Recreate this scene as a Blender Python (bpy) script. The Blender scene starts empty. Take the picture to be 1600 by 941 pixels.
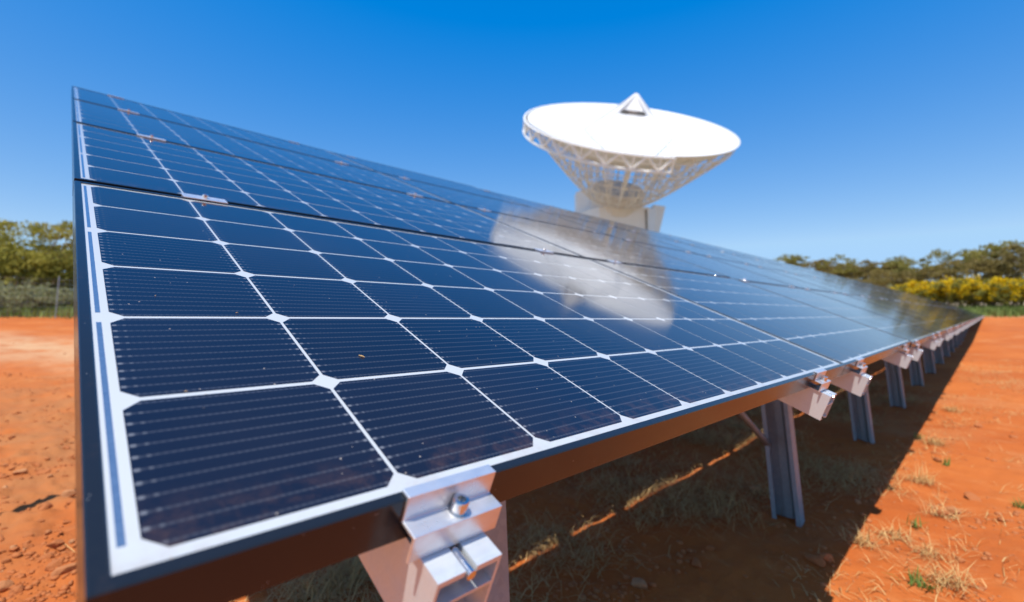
import bpy, bmesh, math, random
import numpy as np
from mathutils import Vector, Matrix
random.seed(7)
rng = np.random.default_rng(7)
S = bpy.context.scene
COL = S.collection
R = math.radians
# ------------------------------------------------------------------ camera
CAMH = 1.10                                   # lens height over the dirt
PITCH = R(5.538)
cam_d = bpy.data.cameras.new('camera'); cam = bpy.data.objects.new('camera', cam_d); COL.objects.link(cam)
S.camera = cam
cam_d.sensor_width = 36; cam_d.lens = 36 * 736.41 / 1600
cam_d.shift_y = -42.9 / 1600
cam_d.clip_start = 0.02; cam_d.clip_end = 3000
cam.location = (0, 0, CAMH)
cam.rotation_euler = (R(90) + PITCH, 0, 0)
cam_d.dof.use_dof = True; cam_d.dof.focus_distance = 0.66; cam_d.dof.aperture_fstop = 3.4
# ------------------------------------------------------------------ sky, sun, exposure
SUN = Vector((-0.109, -0.459, 1.0)).normalized()
SUN_EL = math.asin(SUN.z); SUN_AZ = math.atan2(SUN.x, SUN.y)
w = bpy.data.worlds.new('World'); S.world = w; w.use_nodes = True
wn = w.node_tree; bg = wn.nodes['Background']
sky = wn.nodes.new('ShaderNodeTexSky'); sky.sky_type = 'NISHITA'; sky.sun_disc = False
sky.sun_elevation = SUN_EL; sky.sun_rotation = SUN_AZ
sky.altitude = 250; sky.air_density = 1.0; sky.dust_density = 0.3; sky.ozone_density = 5.0
# the deep, polarised blue of the photograph: one colour response for the whole sky
sp_ = wn.nodes.new('ShaderNodeSeparateColor'); cb_ = wn.nodes.new('ShaderNodeCombineColor'); wn.links.new(sky.outputs[0], sp_.inputs[0])
def sky_math(op, a, b, c=0.0):
    n = wn.nodes.new('ShaderNodeMath'); n.operation = op
    for i_, q_ in enumerate((a, b, c)):
        if isinstance(q_, (int, float)): n.inputs[i_].default_value = q_
        else: wn.links.new(q_, n.inputs[i_])
    return n.outputs[0]
wn.links.new(sky_math('MINIMUM', sky_math('MAXIMUM', sky_math('MULTIPLY_ADD', sp_.outputs[0], 1.07, -0.87), 0.0), 2.0), cb_.inputs[0])
wn.links.new(sky_math('MINIMUM', sky_math('MULTIPLY', sp_.outputs[1], 0.74), 3.25), cb_.inputs[1])
wn.links.new(sky_math('MINIMUM', sky_math('MULTIPLY', sp_.outputs[2], 1.2), sky_math('MULTIPLY_ADD', sp_.outputs[2], 0.33, 2.55)), cb_.inputs[2])
wn.links.new(cb_.outputs[0], bg.inputs['Color'])
bg.inputs['Strength'].default_value = 0.15
sd = bpy.data.lights.new('sun', 'SUN'); sd.energy = 4.2; sd.angle = R(0.53); sd.color = (1.0, 0.95, 0.87)
sun = bpy.data.objects.new('sun', sd); COL.objects.link(sun)
sun.rotation_euler = SUN.to_track_quat('Z', 'Y').to_euler(); sun.location = (0, 0, 60)
S.view_settings.view_transform = 'Standard'; S.view_settings.look = 'None'
S.view_settings.exposure = 0.45; S.view_settings.gamma = 1.0; S.view_settings.use_curve_mapping = False
S.render.engine = 'CYCLES'

# ------------------------------------------------------------------ array frame
Uv = Vector((0.711279, 0.702908, -0.001238)); Vv = Vector((-0.644330, 0.652705, 0.398515))
Uv.normalize(); Nv = Uv.cross(Vv).normalized(); Vv = Nv.cross(Uv).normalized()
ORG = Vector((-0.19707, 0.26277, -0.12614 + CAMH))
UH = Vector((Uv.x, Uv.y, 0)).normalized(); CH = Vector((UH.y, -UH.x, 0))     # along the row / out to the front
PIT = 0.161; UP = 1.671; VP = 1.0234; MU = 0.0217; MR = 0.0340; MV = 0.0165
NCOL = 28
SLOPE = 0.0105; U0 = 2.5
def rise(a): return SLOPE * max(0.0, a - U0)
def P(u, v, n): return ORG + Uv * u + Vv * v + Nv * n + Vector((0, 0, rise(u)))
def array_matrix(u, v=0.0):
    d = (Uv + Vector((0, 0, SLOPE if u >= U0 - 0.9 else 0))).normalized()
    n = d.cross(Vv).normalized(); vv = n.cross(d).normalized()
    o = P(u, v, 0)
    return Matrix(((d.x, vv.x, n.x, o.x), (d.y, vv.y, n.y, o.y), (d.z, vv.z, n.z, o.z), (0, 0, 0, 1)))
ORD = ['zeroth', 'first', 'second', 'third', 'fourth', 'fifth', 'sixth', 'seventh', 'eighth', 'ninth', 'tenth', 'eleventh', 'twelfth', 'thirteenth', 'fourteenth', 'fifteenth', 'sixteenth', 'seventeenth', 'eighteenth', 'nineteenth']
TEN = {2: 'twenty', 3: 'thirty', 4: 'forty', 5: 'fifty'}
TENTH = {2: 'twentieth', 3: 'thirtieth', 4: 'fortieth', 5: 'fiftieth'}
def ordinal(k):
    if k < 20: return ORD[k]
    return TENTH[k // 10] if k % 10 == 0 else TEN[k // 10] + '-' + ORD[k % 10]

# ------------------------------------------------------------------ helpers
def tag(o, label=None, cat=None, group=None, kind=None):
    if label: o['label'] = label
    if cat: o['category'] = cat
    if group: o['group'] = group
    if kind: o['kind'] = kind
    return o
def link(name, data, parent=None):
    o = bpy.data.objects.new(name, data); COL.objects.link(o)
    if parent is not None: o.parent = parent
    return o
def empty(name, loc=(0, 0, 0), rz=0.0):
    o = link(name, None); o.location = loc; o.rotation_euler = (0, 0, rz); o.empty_display_size = 0.1; return o
class MB:
    def __init__(s): s.v = []; s.f = []
    def add(s, vs, fs):
        b = len(s.v); s.v += [tuple(q) for q in vs]; s.f += [tuple(i + b for i in q) for q in fs]; return s
    def box(s, a, b):
        (x0, y0, z0), (x1, y1, z1) = a, b
        return s.add([(x0, y0, z0), (x1, y0, z0), (x1, y1, z0), (x0, y1, z0), (x0, y0, z1), (x1, y0, z1), (x1, y1, z1), (x0, y1, z1)],
                     [(0, 3, 2, 1), (4, 5, 6, 7), (0, 1, 5, 4), (1, 2, 6, 5), (2, 3, 7, 6), (3, 0, 4, 7)])
    def tube(s, a, b, r0, r1=None, k=8, cap=True):
        a = Vector(a); b = Vector(b); r1 = r0 if r1 is None else r1
        d = (b - a).normalized(); e = d.orthogonal().normalized(); g = d.cross(e)
        vs = []
        for c, r in ((a, r0), (b, r1)):
            for i in range(k):
                t = 2 * math.pi * i / k; vs.append(c + (e * math.cos(t) + g * math.sin(t)) * r)
        fs = [(i, (i + 1) % k, k + (i + 1) % k, k + i) for i in range(k)]
        if cap: fs += [tuple(range(k - 1, -1, -1)), tuple(range(k, 2 * k))]
        return s.add(vs, fs)
    def extrude(s, prof, f0, f1):
        """closed 2-D profile; f0/f1 map a profile point to its two end points"""
        k = len(prof); vs = [f0(*q) for q in prof] + [f1(*q) for q in prof]
        fs = [(i, (i + 1) % k, k + (i + 1) % k, k + i) for i in range(k)] + [tuple(range(k - 1, -1, -1)), tuple(range(k, 2 * k))]
        return s.add(vs, fs)
    def mesh(s, name, mat, smooth=False, bevel=0):
        me = bpy.data.meshes.new(name); me.from_pydata(s.v, [], s.f)
        bm = bmesh.new(); bm.from_mesh(me)
        bmesh.ops.recalc_face_normals(bm, faces=bm.faces)
        if bevel: bmesh.ops.bevel(bm, geom=list(bm.edges), offset=bevel, segments=2, affect='EDGES', profile=0.5)
        bm.to_mesh(me); bm.free()
        if mat: me.materials.append(mat)
        if smooth:
            for p in me.polygons: p.use_smooth = True
        me.update(); return me
    def build(s, name, mat, parent=None, **kw): return link(name, s.mesh(name, mat, **kw), parent)
# node expression helper
class E_:
    def __init__(s, nt, out): s.nt = nt; s.o = out
    def _op(s, op, *a, clamp=False):
        n = s.nt.nodes.new('ShaderNodeMath'); n.operation = op; n.use_clamp = clamp
        for i, q in enumerate((s,) + a):
            if isinstance(q, E_): s.nt.links.new(q.o, n.inputs[i])
            else: n.inputs[i].default_value = q
        return E_(s.nt, n.outputs[0])
    def __add__(s, b): return s._op('ADD', b)
    def __sub__(s, b): return s._op('SUBTRACT', b)
    def __mul__(s, b): return s._op('MULTIPLY', b)
    def abs(s): return s._op('ABSOLUTE')
    def fract(s): return s._op('FRACT')
    def lt(s, b): return s._op('LESS_THAN', b)
    def gt(s, b): return s._op('GREATER_THAN', b)
    def max(s, b): return s._op('MAXIMUM', b)
    def ramp(s, a, b, c=0.0, d=1.0):
        n = s.nt.nodes.new('ShaderNodeMapRange'); n.interpolation_type = 'SMOOTHSTEP'
        s.nt.links.new(s.o, n.inputs[0])
        for i, q in enumerate((a, b, c, d)): n.inputs[i + 1].default_value = q
        return E_(s.nt, n.outputs[0])
class Mat:
    def __init__(s, name):
        s.m = bpy.data.materials.new(name); s.m.use_nodes = True; s.nt = s.m.node_tree
        s.b = s.nt.nodes['Principled BSDF']
    def set(s, **k):
        for a, q in k.items():
            i = s.b.inputs[a.replace('_', ' ')]
            if isinstance(q, E_): s.nt.links.new(q.o, i)
            else: i.default_value = q
        return s
    def node(s, t): return s.nt.nodes.new('ShaderNode' + t)
    def pos(s): return s.node('NewGeometry').outputs['Position']
    def objc(s): return s.node('TexCoord').outputs['Object']
    def noise(s, vec, scale, detail=4, rough=0.55, out=0):
        n = s.node('TexNoise'); n.inputs['Scale'].default_value = scale; n.inputs['Detail'].default_value = detail; n.inputs['Roughness'].default_value = rough
        s.nt.links.new(vec, n.inputs['Vector']); return E_(s.nt, n.outputs[out])
    def voro(s, vec, scale, out='Distance'):
        n = s.node('TexVoronoi'); n.inputs['Scale'].default_value = scale; s.nt.links.new(vec, n.inputs['Vector']); return E_(s.nt, n.outputs[out])
    def mix(s, fac, a, b):
        n = s.node('Mix'); n.data_type = 'RGBA'
        for i, q in ((0, fac), (6, a), (7, b)):
            if isinstance(q, E_): s.nt.links.new(q.o, n.inputs[i])
            else: n.inputs[i].default_value = q if i == 0 else (*q, 1)
        return E_(s.nt, n.outputs[2])
    def bump(s, h, strength=0.3, dist=0.01, inp='Normal'):
        n = s.node('Bump'); n.inputs['Strength'].default_value = strength; n.inputs['Distance'].default_value = dist
        s.nt.links.new(h.o, n.inputs['Height']); s.nt.links.new(n.outputs[0], s.b.inputs[inp]); return s
    def sep(s, vec):
        n = s.node('SeparateXYZ'); s.nt.links.new(vec, n.inputs[0]); return [E_(s.nt, n.outputs[i]) for i in range(3)]
    def dot(s, vec, k):
        n = s.node('VectorMath'); n.operation = 'DOT_PRODUCT'; s.nt.links.new(vec, n.inputs[0]); n.inputs[1].default_value = k
        return E_(s.nt, n.outputs['Value'])
M = {}
def dust_layers(mt):
    """specks of grit and a dirty film along the lower frame edge, in array space"""
    pos = mt.pos()
    vor = mt.voro(pos, 95); keep = mt.noise(pos, 31, 2)
    specks = vor.lt(0.085) * keep.gt(0.60)
    vcoord = mt.dot(pos, Vv) - float(ORG.dot(Vv)) + MV
    m = (vcoord * (1 / VP)).fract()
    film = m.ramp(0.0, 0.075, 1.0, 0.0) * mt.noise(pos, 38, 5, 0.7).ramp(0.42, 0.72)
    haze = mt.noise(pos, 3.1, 5, 0.6).ramp(0.35, 0.8)
    return specks, film, haze
def make_cell():
    mt = Mat('cell_silicon')
    uv = mt.node('UVMap').outputs[0]; u, v, _ = mt.sep(uv)
    wire_d = ((v * 12).fract() - 0.5).abs()
    wire = wire_d.ramp(0.03, 0.13, 1.0, 0.0)
    dash = ((u * 34).fract() - 0.5).abs().ramp(0.12, 0.40, 1.0, 0.55)
    e = (u - 0.5).abs()
    pad = (e - 0.472).abs().ramp(0.006, 0.014, 1.0, 0.0) * wire_d.ramp(0.06, 0.16, 1.0, 0.0)
    pad2 = (e - 0.425).abs().ramp(0.004, 0.012, 1.0, 0.0) * wire_d.ramp(0.05, 0.14, 1.0, 0.0)
    finger = ((u * 104).fract() - 0.5).abs().ramp(0.28, 0.46, 0.0, 1.0)
    specks, film, haze = dust_layers(mt)
    r = mt.node('ObjectInfo').outputs['Random']; r = E_(mt.nt, r)
    base = mt.mix(r, (0.0042, 0.0056, 0.0135), (0.0066, 0.0084, 0.0190))
    c = mt.mix(finger * 0.035, base, (0.16, 0.2, 0.3))
    c = mt.mix(wire * dash * 0.075, c, (0.45, 0.47, 0.52))  # silver wires, their metallic glint put into the base colour
    c = mt.mix(pad * 0.20 + pad2 * 0.07, c, (0.6, 0.62, 0.66))
    c = mt.mix(haze * 0.012, c, (0.4, 0.3, 0.22))
    c = mt.mix(film * 0.16, c, (0.35, 0.17, 0.085))
    c = mt.mix(specks * 0.55, c, (0.6, 0.5, 0.4))
    mt.set(Base_Color=c, Roughness=0.5, Specular_IOR_Level=0.0, Coat_Weight=1.0, Coat_IOR=1.48, Coat_Roughness=haze.ramp(0, 1, 0.075, 0.115))
    return mt.m
M['cell'] = make_cell()
def make_back():
    mt = Mat('white_backsheet'); specks, film, haze = dust_layers(mt)
    c = mt.mix(film * 0.25, (0.47, 0.49, 0.50), (0.30, 0.19, 0.12)); c = mt.mix(specks * 0.5, c, (0.4, 0.3, 0.2))
    mt.set(Base_Color=c, Roughness=0.55, Specular_IOR_Level=0.1, Coat_Weight=1.0, Coat_IOR=1.44, Coat_Roughness=0.095); return mt.m
M['back'] = make_back()
def make_ribbon():
    mt = Mat('tinned_ribbon'); n = mt.noise(mt.pos(), 260, 2)
    mt.set(Base_Color=mt.mix(n, (0.16, 0.25, 0.36), (0.32, 0.42, 0.52)), Metallic=0.75, Roughness=0.3, Coat_Weight=1.0, Coat_IOR=1.44, Coat_Roughness=0.03); return mt.m
M['ribbon'] = make_ribbon()
def make_frame():
    mt = Mat('black_anodised_frame'); n = mt.noise(mt.objc(), 140, 4, 0.7); d = mt.noise(mt.pos(), 19, 5, 0.7).ramp(0.55, 0.8)
    scr = mt.voro(mt.pos(), 210).lt(0.07) * mt.noise(mt.pos(), 40, 2).gt(0.6)
    c = mt.mix(d * 0.10, (0.012, 0.014, 0.018), (0.25, 0.14, 0.08)); c = mt.mix(scr * 0.6, c, (0.6, 0.6, 0.6))
    mt.set(Base_Color=c, Metallic=0.0, IOR=1.5, Specular_IOR_Level=0.4, Roughness=n.ramp(0.3, 0.7, 0.15, 0.25)); return mt.m
M['frame'] = make_frame()
def make_alu(name, base, r0, r1, streak=1.0, met=1.0):
    mt = Mat(name); oc = mt.objc()
    mp = mt.node('Mapping'); mp.inputs['Scale'].default_value = (1, 30, 30); mt.nt.links.new(oc, mp.inputs[0])
    s = mt.noise(mp.outputs[0], 9, 5, 0.7); n = mt.noise(oc, 55, 5, 0.65)
    c = mt.mix(s * streak, base, tuple(q * 0.68 for q in base)); c = mt.mix(n.ramp(0.55, 0.8) * 0.25, c, (0.42, 0.38, 0.34))
    mt.set(Base_Color=c, Metallic=met, Roughness=n.ramp(0.3, 0.7, r0, r1)); mt.bump(n, 0.08, 0.002); return mt.m
M['alu'] = make_alu('mill_aluminium', (0.80, 0.81, 0.83), 0.26, 0.42, 0.5, 0.72)
M['rail'] = make_alu('rail_aluminium', (0.72, 0.76, 0.78), 0.36, 0.52, 0.7, 0.45)
M['bolt'] = make_alu('stainless_bolt', (0.72, 0.71, 0.70), 0.14, 0.25, 0.3)
def make_galv():
    mt = Mat('galvanised_steel'); oc = mt.objc(); n = mt.noise(oc, 12, 5, 0.7); sp = mt.voro(oc, 70, 'Color')
    h = mt.noise(oc, 3.0, 4)
    c = mt.mix(n, (0.19, 0.235, 0.27), (0.31, 0.36, 0.40)); c = mt.mix(sp * 0.22, c, (0.50, 0.54, 0.58)); c = mt.mix(h.ramp(0.55, 0.85) * 0.35, c, (0.34, 0.23, 0.16))
    mt.set(Base_Color=c, Metallic=0.35, Roughness=n.ramp(0.3, 0.7, 0.42, 0.6)); mt.bump(n, 0.1, 0.002); return mt.m
M['galv'] = make_galv()
def make_paint(name, base, dirt, rough=0.5):
    mt = Mat(name); n = mt.noise(mt.pos(), 0.6, 6, 0.65); n2 = mt.noise(mt.pos(), 3.3, 4)
    c = mt.mix(n.ramp(0.45, 0.8) * 0.5, base, dirt); c = mt.mix(n2 * 0.1, c, dirt)
    mt.set(Base_Color=c, Roughness=rough); return mt.m
M['dish_white'] = make_paint('white_dish_paint', (0.82, 0.82, 0.81), (0.74, 0.74, 0.72))
M['bowl'] = make_paint('white_bowl_paint', (0.69, 0.69, 0.69), (0.62, 0.62, 0.61))
M['dish_struct'] = make_paint('off_white_steel_paint', (0.80, 0.79, 0.77), (0.68, 0.65, 0.60))
M['house'] = make_paint('pale_grey_cladding', (0.80, 0.80, 0.79), (0.70, 0.70, 0.68))
M['leg_grey'] = make_paint('pale_grey_paint', (0.74, 0.74, 0.74), (0.66, 0.66, 0.65))
M['house_trim'] = make_paint('beige_steel', (0.70, 0.66, 0.60), (0.6, 0.56, 0.50))
M['concrete'] = make_paint('cast_concrete', (0.42, 0.41, 0.39), (0.30, 0.29, 0.27), 0.85)
M['dark'] = make_paint('dark_service_paint', (0.08, 0.09, 0.10), (0.12, 0.12, 0.12))
def make_dirt():
    mt = Mat('red_dirt'); p = mt.pos()
    a = mt.noise(p, 0.55, 6, 0.6); b = mt.noise(p, 5.5, 7, 0.68); c_ = mt.noise(p, 46, 5, 0.7); g = mt.noise(p, 0.16, 3)
    col = mt.mix(a.ramp(0.3, 0.7), (0.42, 0.100, 0.022), (0.53, 0.155, 0.036))
    col = mt.mix(b.ramp(0.52, 0.80) * 0.55, col, (0.60, 0.26, 0.095))
    col = mt.mix(b.ramp(0.48, 0.22, 0.0, 1.0) * 0.5, col, (0.30, 0.068, 0.018))
    col = mt.mix(c_.ramp(0.58, 0.82) * 0.6, col, (0.62, 0.27, 0.11))
    col = mt.mix(c_.ramp(0.40, 0.22, 0.0, 1.0) * 0.55, col, (0.24, 0.055, 0.016))
    x, y, z = mt.sep(p)
    e_ = mt.noise(p, 0.9, 5, 0.65); col = mt.mix(e_.ramp(0.5, 0.75) * 0.55, col, (0.50, 0.24, 0.10)); col = mt.mix(mt.noise(p, 2.3, 5, 0.7).ramp(0.56, 0.74) * 0.5, col, (0.33, 0.095, 0.030))
    col = mt.mix(x.ramp(-1.2, -3.0, 0.0, 1.0) * y.ramp(8.0, 6.0, 0.0, 1.0) * mt.noise(p, 1.5, 4).ramp(0.2, 0.65) * 0.8, col, (0.37, 0.155, 0.058))
    # pale compacted track on the far left side of the array, past the table's end
    tr = (y - 12.0 + x * 0.10 + mt.noise(p, 0.35, 4) * 4.0).abs().ramp(0.2, 3.6, 1.0, 0.0) * x.ramp(-1.0, -4.0, 0.0, 1.0)
    col = mt.mix(tr * mt.noise(p, 1.7, 6, 0.7).ramp(0.25, 0.62), col, (0.55, 0.32, 0.165))
    # green verge far away
    gr = mt.node('VectorMath'); gr.operation = 'LENGTH'; mt.nt.links.new(p, gr.inputs[0])
    far = E_(mt.nt, gr.outputs['Value']).ramp(43, 50)
    col = mt.mix(far * g.ramp(0.1, 0.5), col, (0.36, 0.29, 0.18))
    h = b * 0.6 + c_ * 0.4
    mt.set(Base_Color=col, Roughness=0.95, Specular_IOR_Level=0.1); mt.bump(h, 0.75, 0.02); return mt.m
M['dirt'] = make_dirt()
def make_stone():
    mt = Mat('red_stone'); p = mt.objc(); n = mt.noise(p, 30, 5, 0.7); r = E_(mt.nt, mt.node('ObjectInfo').outputs['Random'])
    c = mt.mix(n, (0.32, 0.085, 0.03), (0.52, 0.20, 0.07)); c = mt.mix(r.ramp(0.6, 1.0) * 0.5, c, (0.55, 0.34, 0.18))
    mt.set(Base_Color=c, Roughness=0.9, Specular_IOR_Level=0.15); mt.bump(n, 0.5, 0.006); return mt.m
M['stone'] = make_stone()
def make_leafy(name, a, b, tr=0.25, sc=0.7):
    mt = Mat(name); p = mt.pos(); n = mt.noise(p, sc, 4, 0.6); n2 = E_(mt.nt, mt.node('NewGeometry').outputs['Random Per Island'])
    c = mt.mix(n.ramp(0.35, 0.65), a, b); c = mt.mix(n2 * 0.45, c, tuple(q * 1.5 for q in b))
    mt.set(Base_Color=c, Roughness=0.65, Specular_IOR_Level=0.25)
    t = mt.node('BsdfTranslucent'); mt.nt.links.new(c.o, t.inputs[0]); mx = mt.node('MixShader'); mx.inputs[0].default_value = tr
    mt.nt.links.new(mt.b.outputs[0], mx.inputs[1]); mt.nt.links.new(t.outputs[0], mx.inputs[2])
    mt.nt.links.new(mx.outputs[0], mt.nt.nodes['Material Output'].inputs[0]); return mt.m
M['gum'] = make_leafy('gum_leaves', (0.18, 0.172, 0.040), (0.31, 0.265, 0.065), .4)
M['gum_warm'] = make_leafy('mallee_leaves', (0.17, 0.14, 0.04), (0.27, 0.20, 0.06), .35)
M['scrub'] = make_leafy('grey_green_scrub', (0.21, 0.22, 0.10), (0.32, 0.31, 0.15), .4)
M['wattle'] = make_leafy('yellow_wattle_bloom', (0.55, 0.38, 0.006), (0.68, 0.46, 0.010), 0.4)
M['wattle_leaf'] = make_leafy('wattle_leaves', (0.17, 0.17, 0.03), (0.25, 0.23, 0.05), .35)
M['verge'] = make_leafy('green_verge_grass', (0.11, 0.16, 0.03), (0.20, 0.24, 0.06), 0.3)
M['weed'] = make_leafy('weed_leaves', (0.09, 0.17, 0.03), (0.15, 0.23, 0.05), 0.3, 20)
M['straw'] = make_leafy('dry_straw', (0.46, 0.28, 0.105), (0.60, 0.40, 0.17), 0.2, 9)
def make_bark():
    mt = Mat('tree_bark'); n = mt.noise(mt.pos(), 6, 5, 0.7); mt.set(Base_Color=mt.mix(n, (0.10, 0.075, 0.055), (0.24, 0.19, 0.15)), Roughness=0.9); return mt.m
M['bark'] = make_bark()

# ------------------------------------------------------------------ ground
def vnoise(x, y, seed=0):
    xi = np.floor(x).astype(np.int64); yi = np.floor(y).astype(np.int64); fx = x - xi; fy = y - yi
    def h(a, b):
        n = (a * 374761393 + b * 668265263 + seed * 974711) & 0x7fffffff
        n = ((n ^ (n >> 13)) * 1274126177) & 0x7fffffff
        return ((n ^ (n >> 16)) & 0xffff) / 65535.0
    sx = fx * fx * (3 - 2 * fx); sy = fy * fy * (3 - 2 * fy)
    return (h(xi, yi) * (1 - sx) + h(xi + 1, yi) * sx) * (1 - sy) + (h(xi, yi + 1) * (1 - sx) + h(xi + 1, yi + 1) * sx) * sy
def ground_h(x, y, fine=True):
    x = np.asarray(x, float); y = np.asarray(y, float)
    r = np.hypot(x, y); al = x * UH.x + y * UH.y
    side = np.clip(0.5 + 0.5 * np.sin(np.arctan2(x, np.maximum(y, 1e-6)) * 1.6), 0, 1)
    rr = np.interp(r, [0, 2.5, 25, 60, 120, 2000], [0, 0, 0.24, 1.95, 4.0, 60])
    rl = np.interp(r, [0, 7, 26, 60, 120, 2000], [0, 0, 1.02, 2.6, 4.6, 60])
    h = rr * side + rl * (1 - side)
    h = h * np.clip(y / 4 + 1, 0, 1)
    if fine:
        k = np.clip(1.4 - r / 60, 0.25, 1)
        h = h + k * (0.030 * (vnoise(x * 1.3, y * 1.3, 1) - 0.5) + 0.020 * (vnoise(x * 5, y * 5, 2) - 0.5) + 0.013 * (vnoise(x * 14, y * 14, 3) - 0.5) + 0.008 * (vnoise(x * 33, y * 33, 4) - 0.5))
        rough = np.clip((-x - 0.8) / 1.5, 0, 1) * np.clip((9 - y) / 3, 0, 1)
        h = h + rough * (0.09 * np.maximum(vnoise(x * 3.2 + 7, y * 4.5, 5) - 0.5, 0) + 0.065 * np.maximum(vnoise(x * 11, y * 15, 6) - 0.45, 0) + 0.03 * np.maximum(vnoise(x * 24, y * 28, 7) - 0.5, 0))
    return h
def gz(x, y): return float(ground_h(np.array([x]), np.array([y]))[0])
def build_ground():
    rad = np.concatenate([[0.0], np.geomspace(0.5, 70, 430), np.geomspace(75, 1800, 26)])
    th = np.concatenate([np.linspace(-62, 62, 560), np.linspace(66, 294, 58)]); th = np.radians(th)
    A, T = np.meshgrid(rad, th, indexing='ij')
    X = A * np.sin(T); Y = A * np.cos(T); Z = ground_h(X, Y)
    co = np.stack([X, Y, Z], -1).reshape(-1, 3)
    nr, nt_ = A.shape; i, j = np.meshgrid(np.arange(nr - 1), np.arange(nt_), indexing='ij'); j2 = (j + 1) % nt_
    f = np.stack([i * nt_ + j, i * nt_ + j2, (i + 1) * nt_ + j2, (i + 1) * nt_ + j], -1).reshape(-1, 4)
    f = f[:, ::-1]
    me = bpy.data.meshes.new('ground'); me.vertices.add(len(co)); me.vertices.foreach_set('co', co.ravel())
    me.loops.add(f.size); me.loops.foreach_set('vertex_index', f.ravel().astype(np.int32))
    me.polygons.add(len(f)); me.polygons.foreach_set('loop_start', np.arange(0, f.size, 4, dtype=np.int32))
    me.polygons.foreach_set('use_smooth', np.ones(len(f), bool))
    me.update(calc_edges=True); me.validate(); me.materials.append(M['dirt'])
    o = link('ground', me); tag(o, kind='structure')
    if me.polygons[5000].normal.z < 0: me.flip_normals()
build_ground()

# ------------------------------------------------------------------ solar panels
LX = PIT * 10; LY = PIT * 6
GU, GV, CHF = 0.0035, 0.0055, 0.0115
def cell_outline(i, j):
    x0, x1 = i * PIT + GU / 2, (i + 1) * PIT - GU / 2; y0, y1 = j * PIT + GV / 2, (j + 1) * PIT - GV / 2; c = CHF
    return [(x0 + c, y0), (x1 - c, y0), (x1, y0 + c), (x1, y1 - c), (x1 - c, y1), (x0 + c, y1), (x0, y1 - c), (x0, y0 + c)]
def cells_mesh(name, lst, thick=True, local=False):
    v = []; f = []; uv = []
    for (i, j) in lst:
        o = cell_outline(i, j); b = len(v); ox, oy = ((i + .5) * PIT, (j + .5) * PIT) if local else (0, 0)
        v += [(x - ox, y - oy, 0.0) for x, y in o]; f.append(tuple(range(b, b + 8)))
        tex = [((x / PIT) - i, (y / PIT) - j) for x, y in o]; uv += tex
        if thick:
            v += [(x - ox, y - oy, -0.0008) for x, y in o]
            for k in range(8):
                k2 = (k + 1) % 8; f.append((b + k, b + 8 + k, b + 8 + k2, b + k2)); uv += [tex[k], tex[k], tex[k2], tex[k2]]
    me = bpy.data.meshes.new(name); me.from_pydata(v, [], f); l = me.uv_layers.new(name='UVMap')
    for k, t in enumerate(uv): l.data[k].uv = t
    me.materials.append(M['cell']); me.update(); return me
CELL = cells_mesh('cell', [(0, 0)], True, True)
CELLS = cells_mesh('cells', [(i, j) for i in range(10) for j in range(6)], False)
def sweep_frame():
    prof = [(0.0096, -0.0025), (0.0096, 0.0010), (0.0086, 0.0018), (0.0010, 0.0018), (0.0, 0.0008), (0.0, -0.0352), (0.0008, -0.036), (0.026, -0.036), (0.026, -0.034), (0.003, -0.034), (0.003, -0.006), (0.0096, -0.006)]
    mb = MB(); k = len(prof); vs = []
    for cx, cy, sx, sy in ((-MU, -MV, 1, 1), (LX + MR, -MV, -1, 1), (LX + MR, LY + MV, -1, -1), (-MU, LY + MV, 1, -1)):
        vs += [(cx + sx * d, cy + sy * d, n) for d, n in prof]
    fs = []
    for c in range(4):
        a, b = c * k, ((c + 1) % 4) * k
        for i in range(k): fs.append((a + i, a + (i + 1) % k, b + (i + 1) % k, b + i))
    mb.add(vs, fs); return mb.mesh('frame', M['frame'])
FRAME = sweep_frame()
BACK = MB().box((-MU + .004, -MV + .004, -.0055), (LX + MR - .004, LY + MV - .004, -.0003)).mesh('backsheet', M['back'])
def ribbon_mesh(x0, x1, side):
    mb = MB()
    for j in (0, 2, 4):
        mb.box((x0, j * PIT + .012 + (PIT if side else 0) * 0, -.0009), (x1, (j + 2) * PIT - .012, -.0001))
    return mb.mesh('ribbon', M['ribbon'])
RIB = [ribbon_mesh(-.0088, -.0048, 0)]
BOUNCE_CUT = MB().box((-MU + .0045, -MV + .0045, -.0068), (LX + MR - .0045, LY + MV - .0045, -.0057)).mesh('bounce_cut_sheet', M['dark'])  # unseen black sheet added below each panel to cut bounced light
JBOX = MB().box((LX / 2 - .06, LY - .14, -.026), (LX / 2 + .06, LY - .04, -.0070)).mesh('junction_box', M['dark'], bevel=.003)
TIER = ['lowest tier', 'second tier', 'third tier', 'top tier']
for k in range(NCOL):
    for t in range(4):
        p = empty('solar_panel'); p.matrix_world = array_matrix(k * UP, t * VP)
        tag(p, 'dark blue solar panel, %s, %s from the array end opposite the wattles' % (TIER[t], ordinal(k + 1)), 'solar panel', 'solar panels of the long array')
        link('frame', FRAME, p); link('backsheet', BACK, p); link('bounce_cut_sheet', BOUNCE_CUT, p)
        if k < 8:
            link('ribbon', RIB[0], p)
            link('junction_box', JBOX, p)
        if k < 2 or (k == 2 and t < 2):
            for j in range(6):
                for i in range(10):
                    c = link('cell', CELL, p); c.location = ((i + .5) * PIT, (j + .5) * PIT, 0)
        else:
            tag(link('cells', CELLS, p), kind='stuff')

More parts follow.
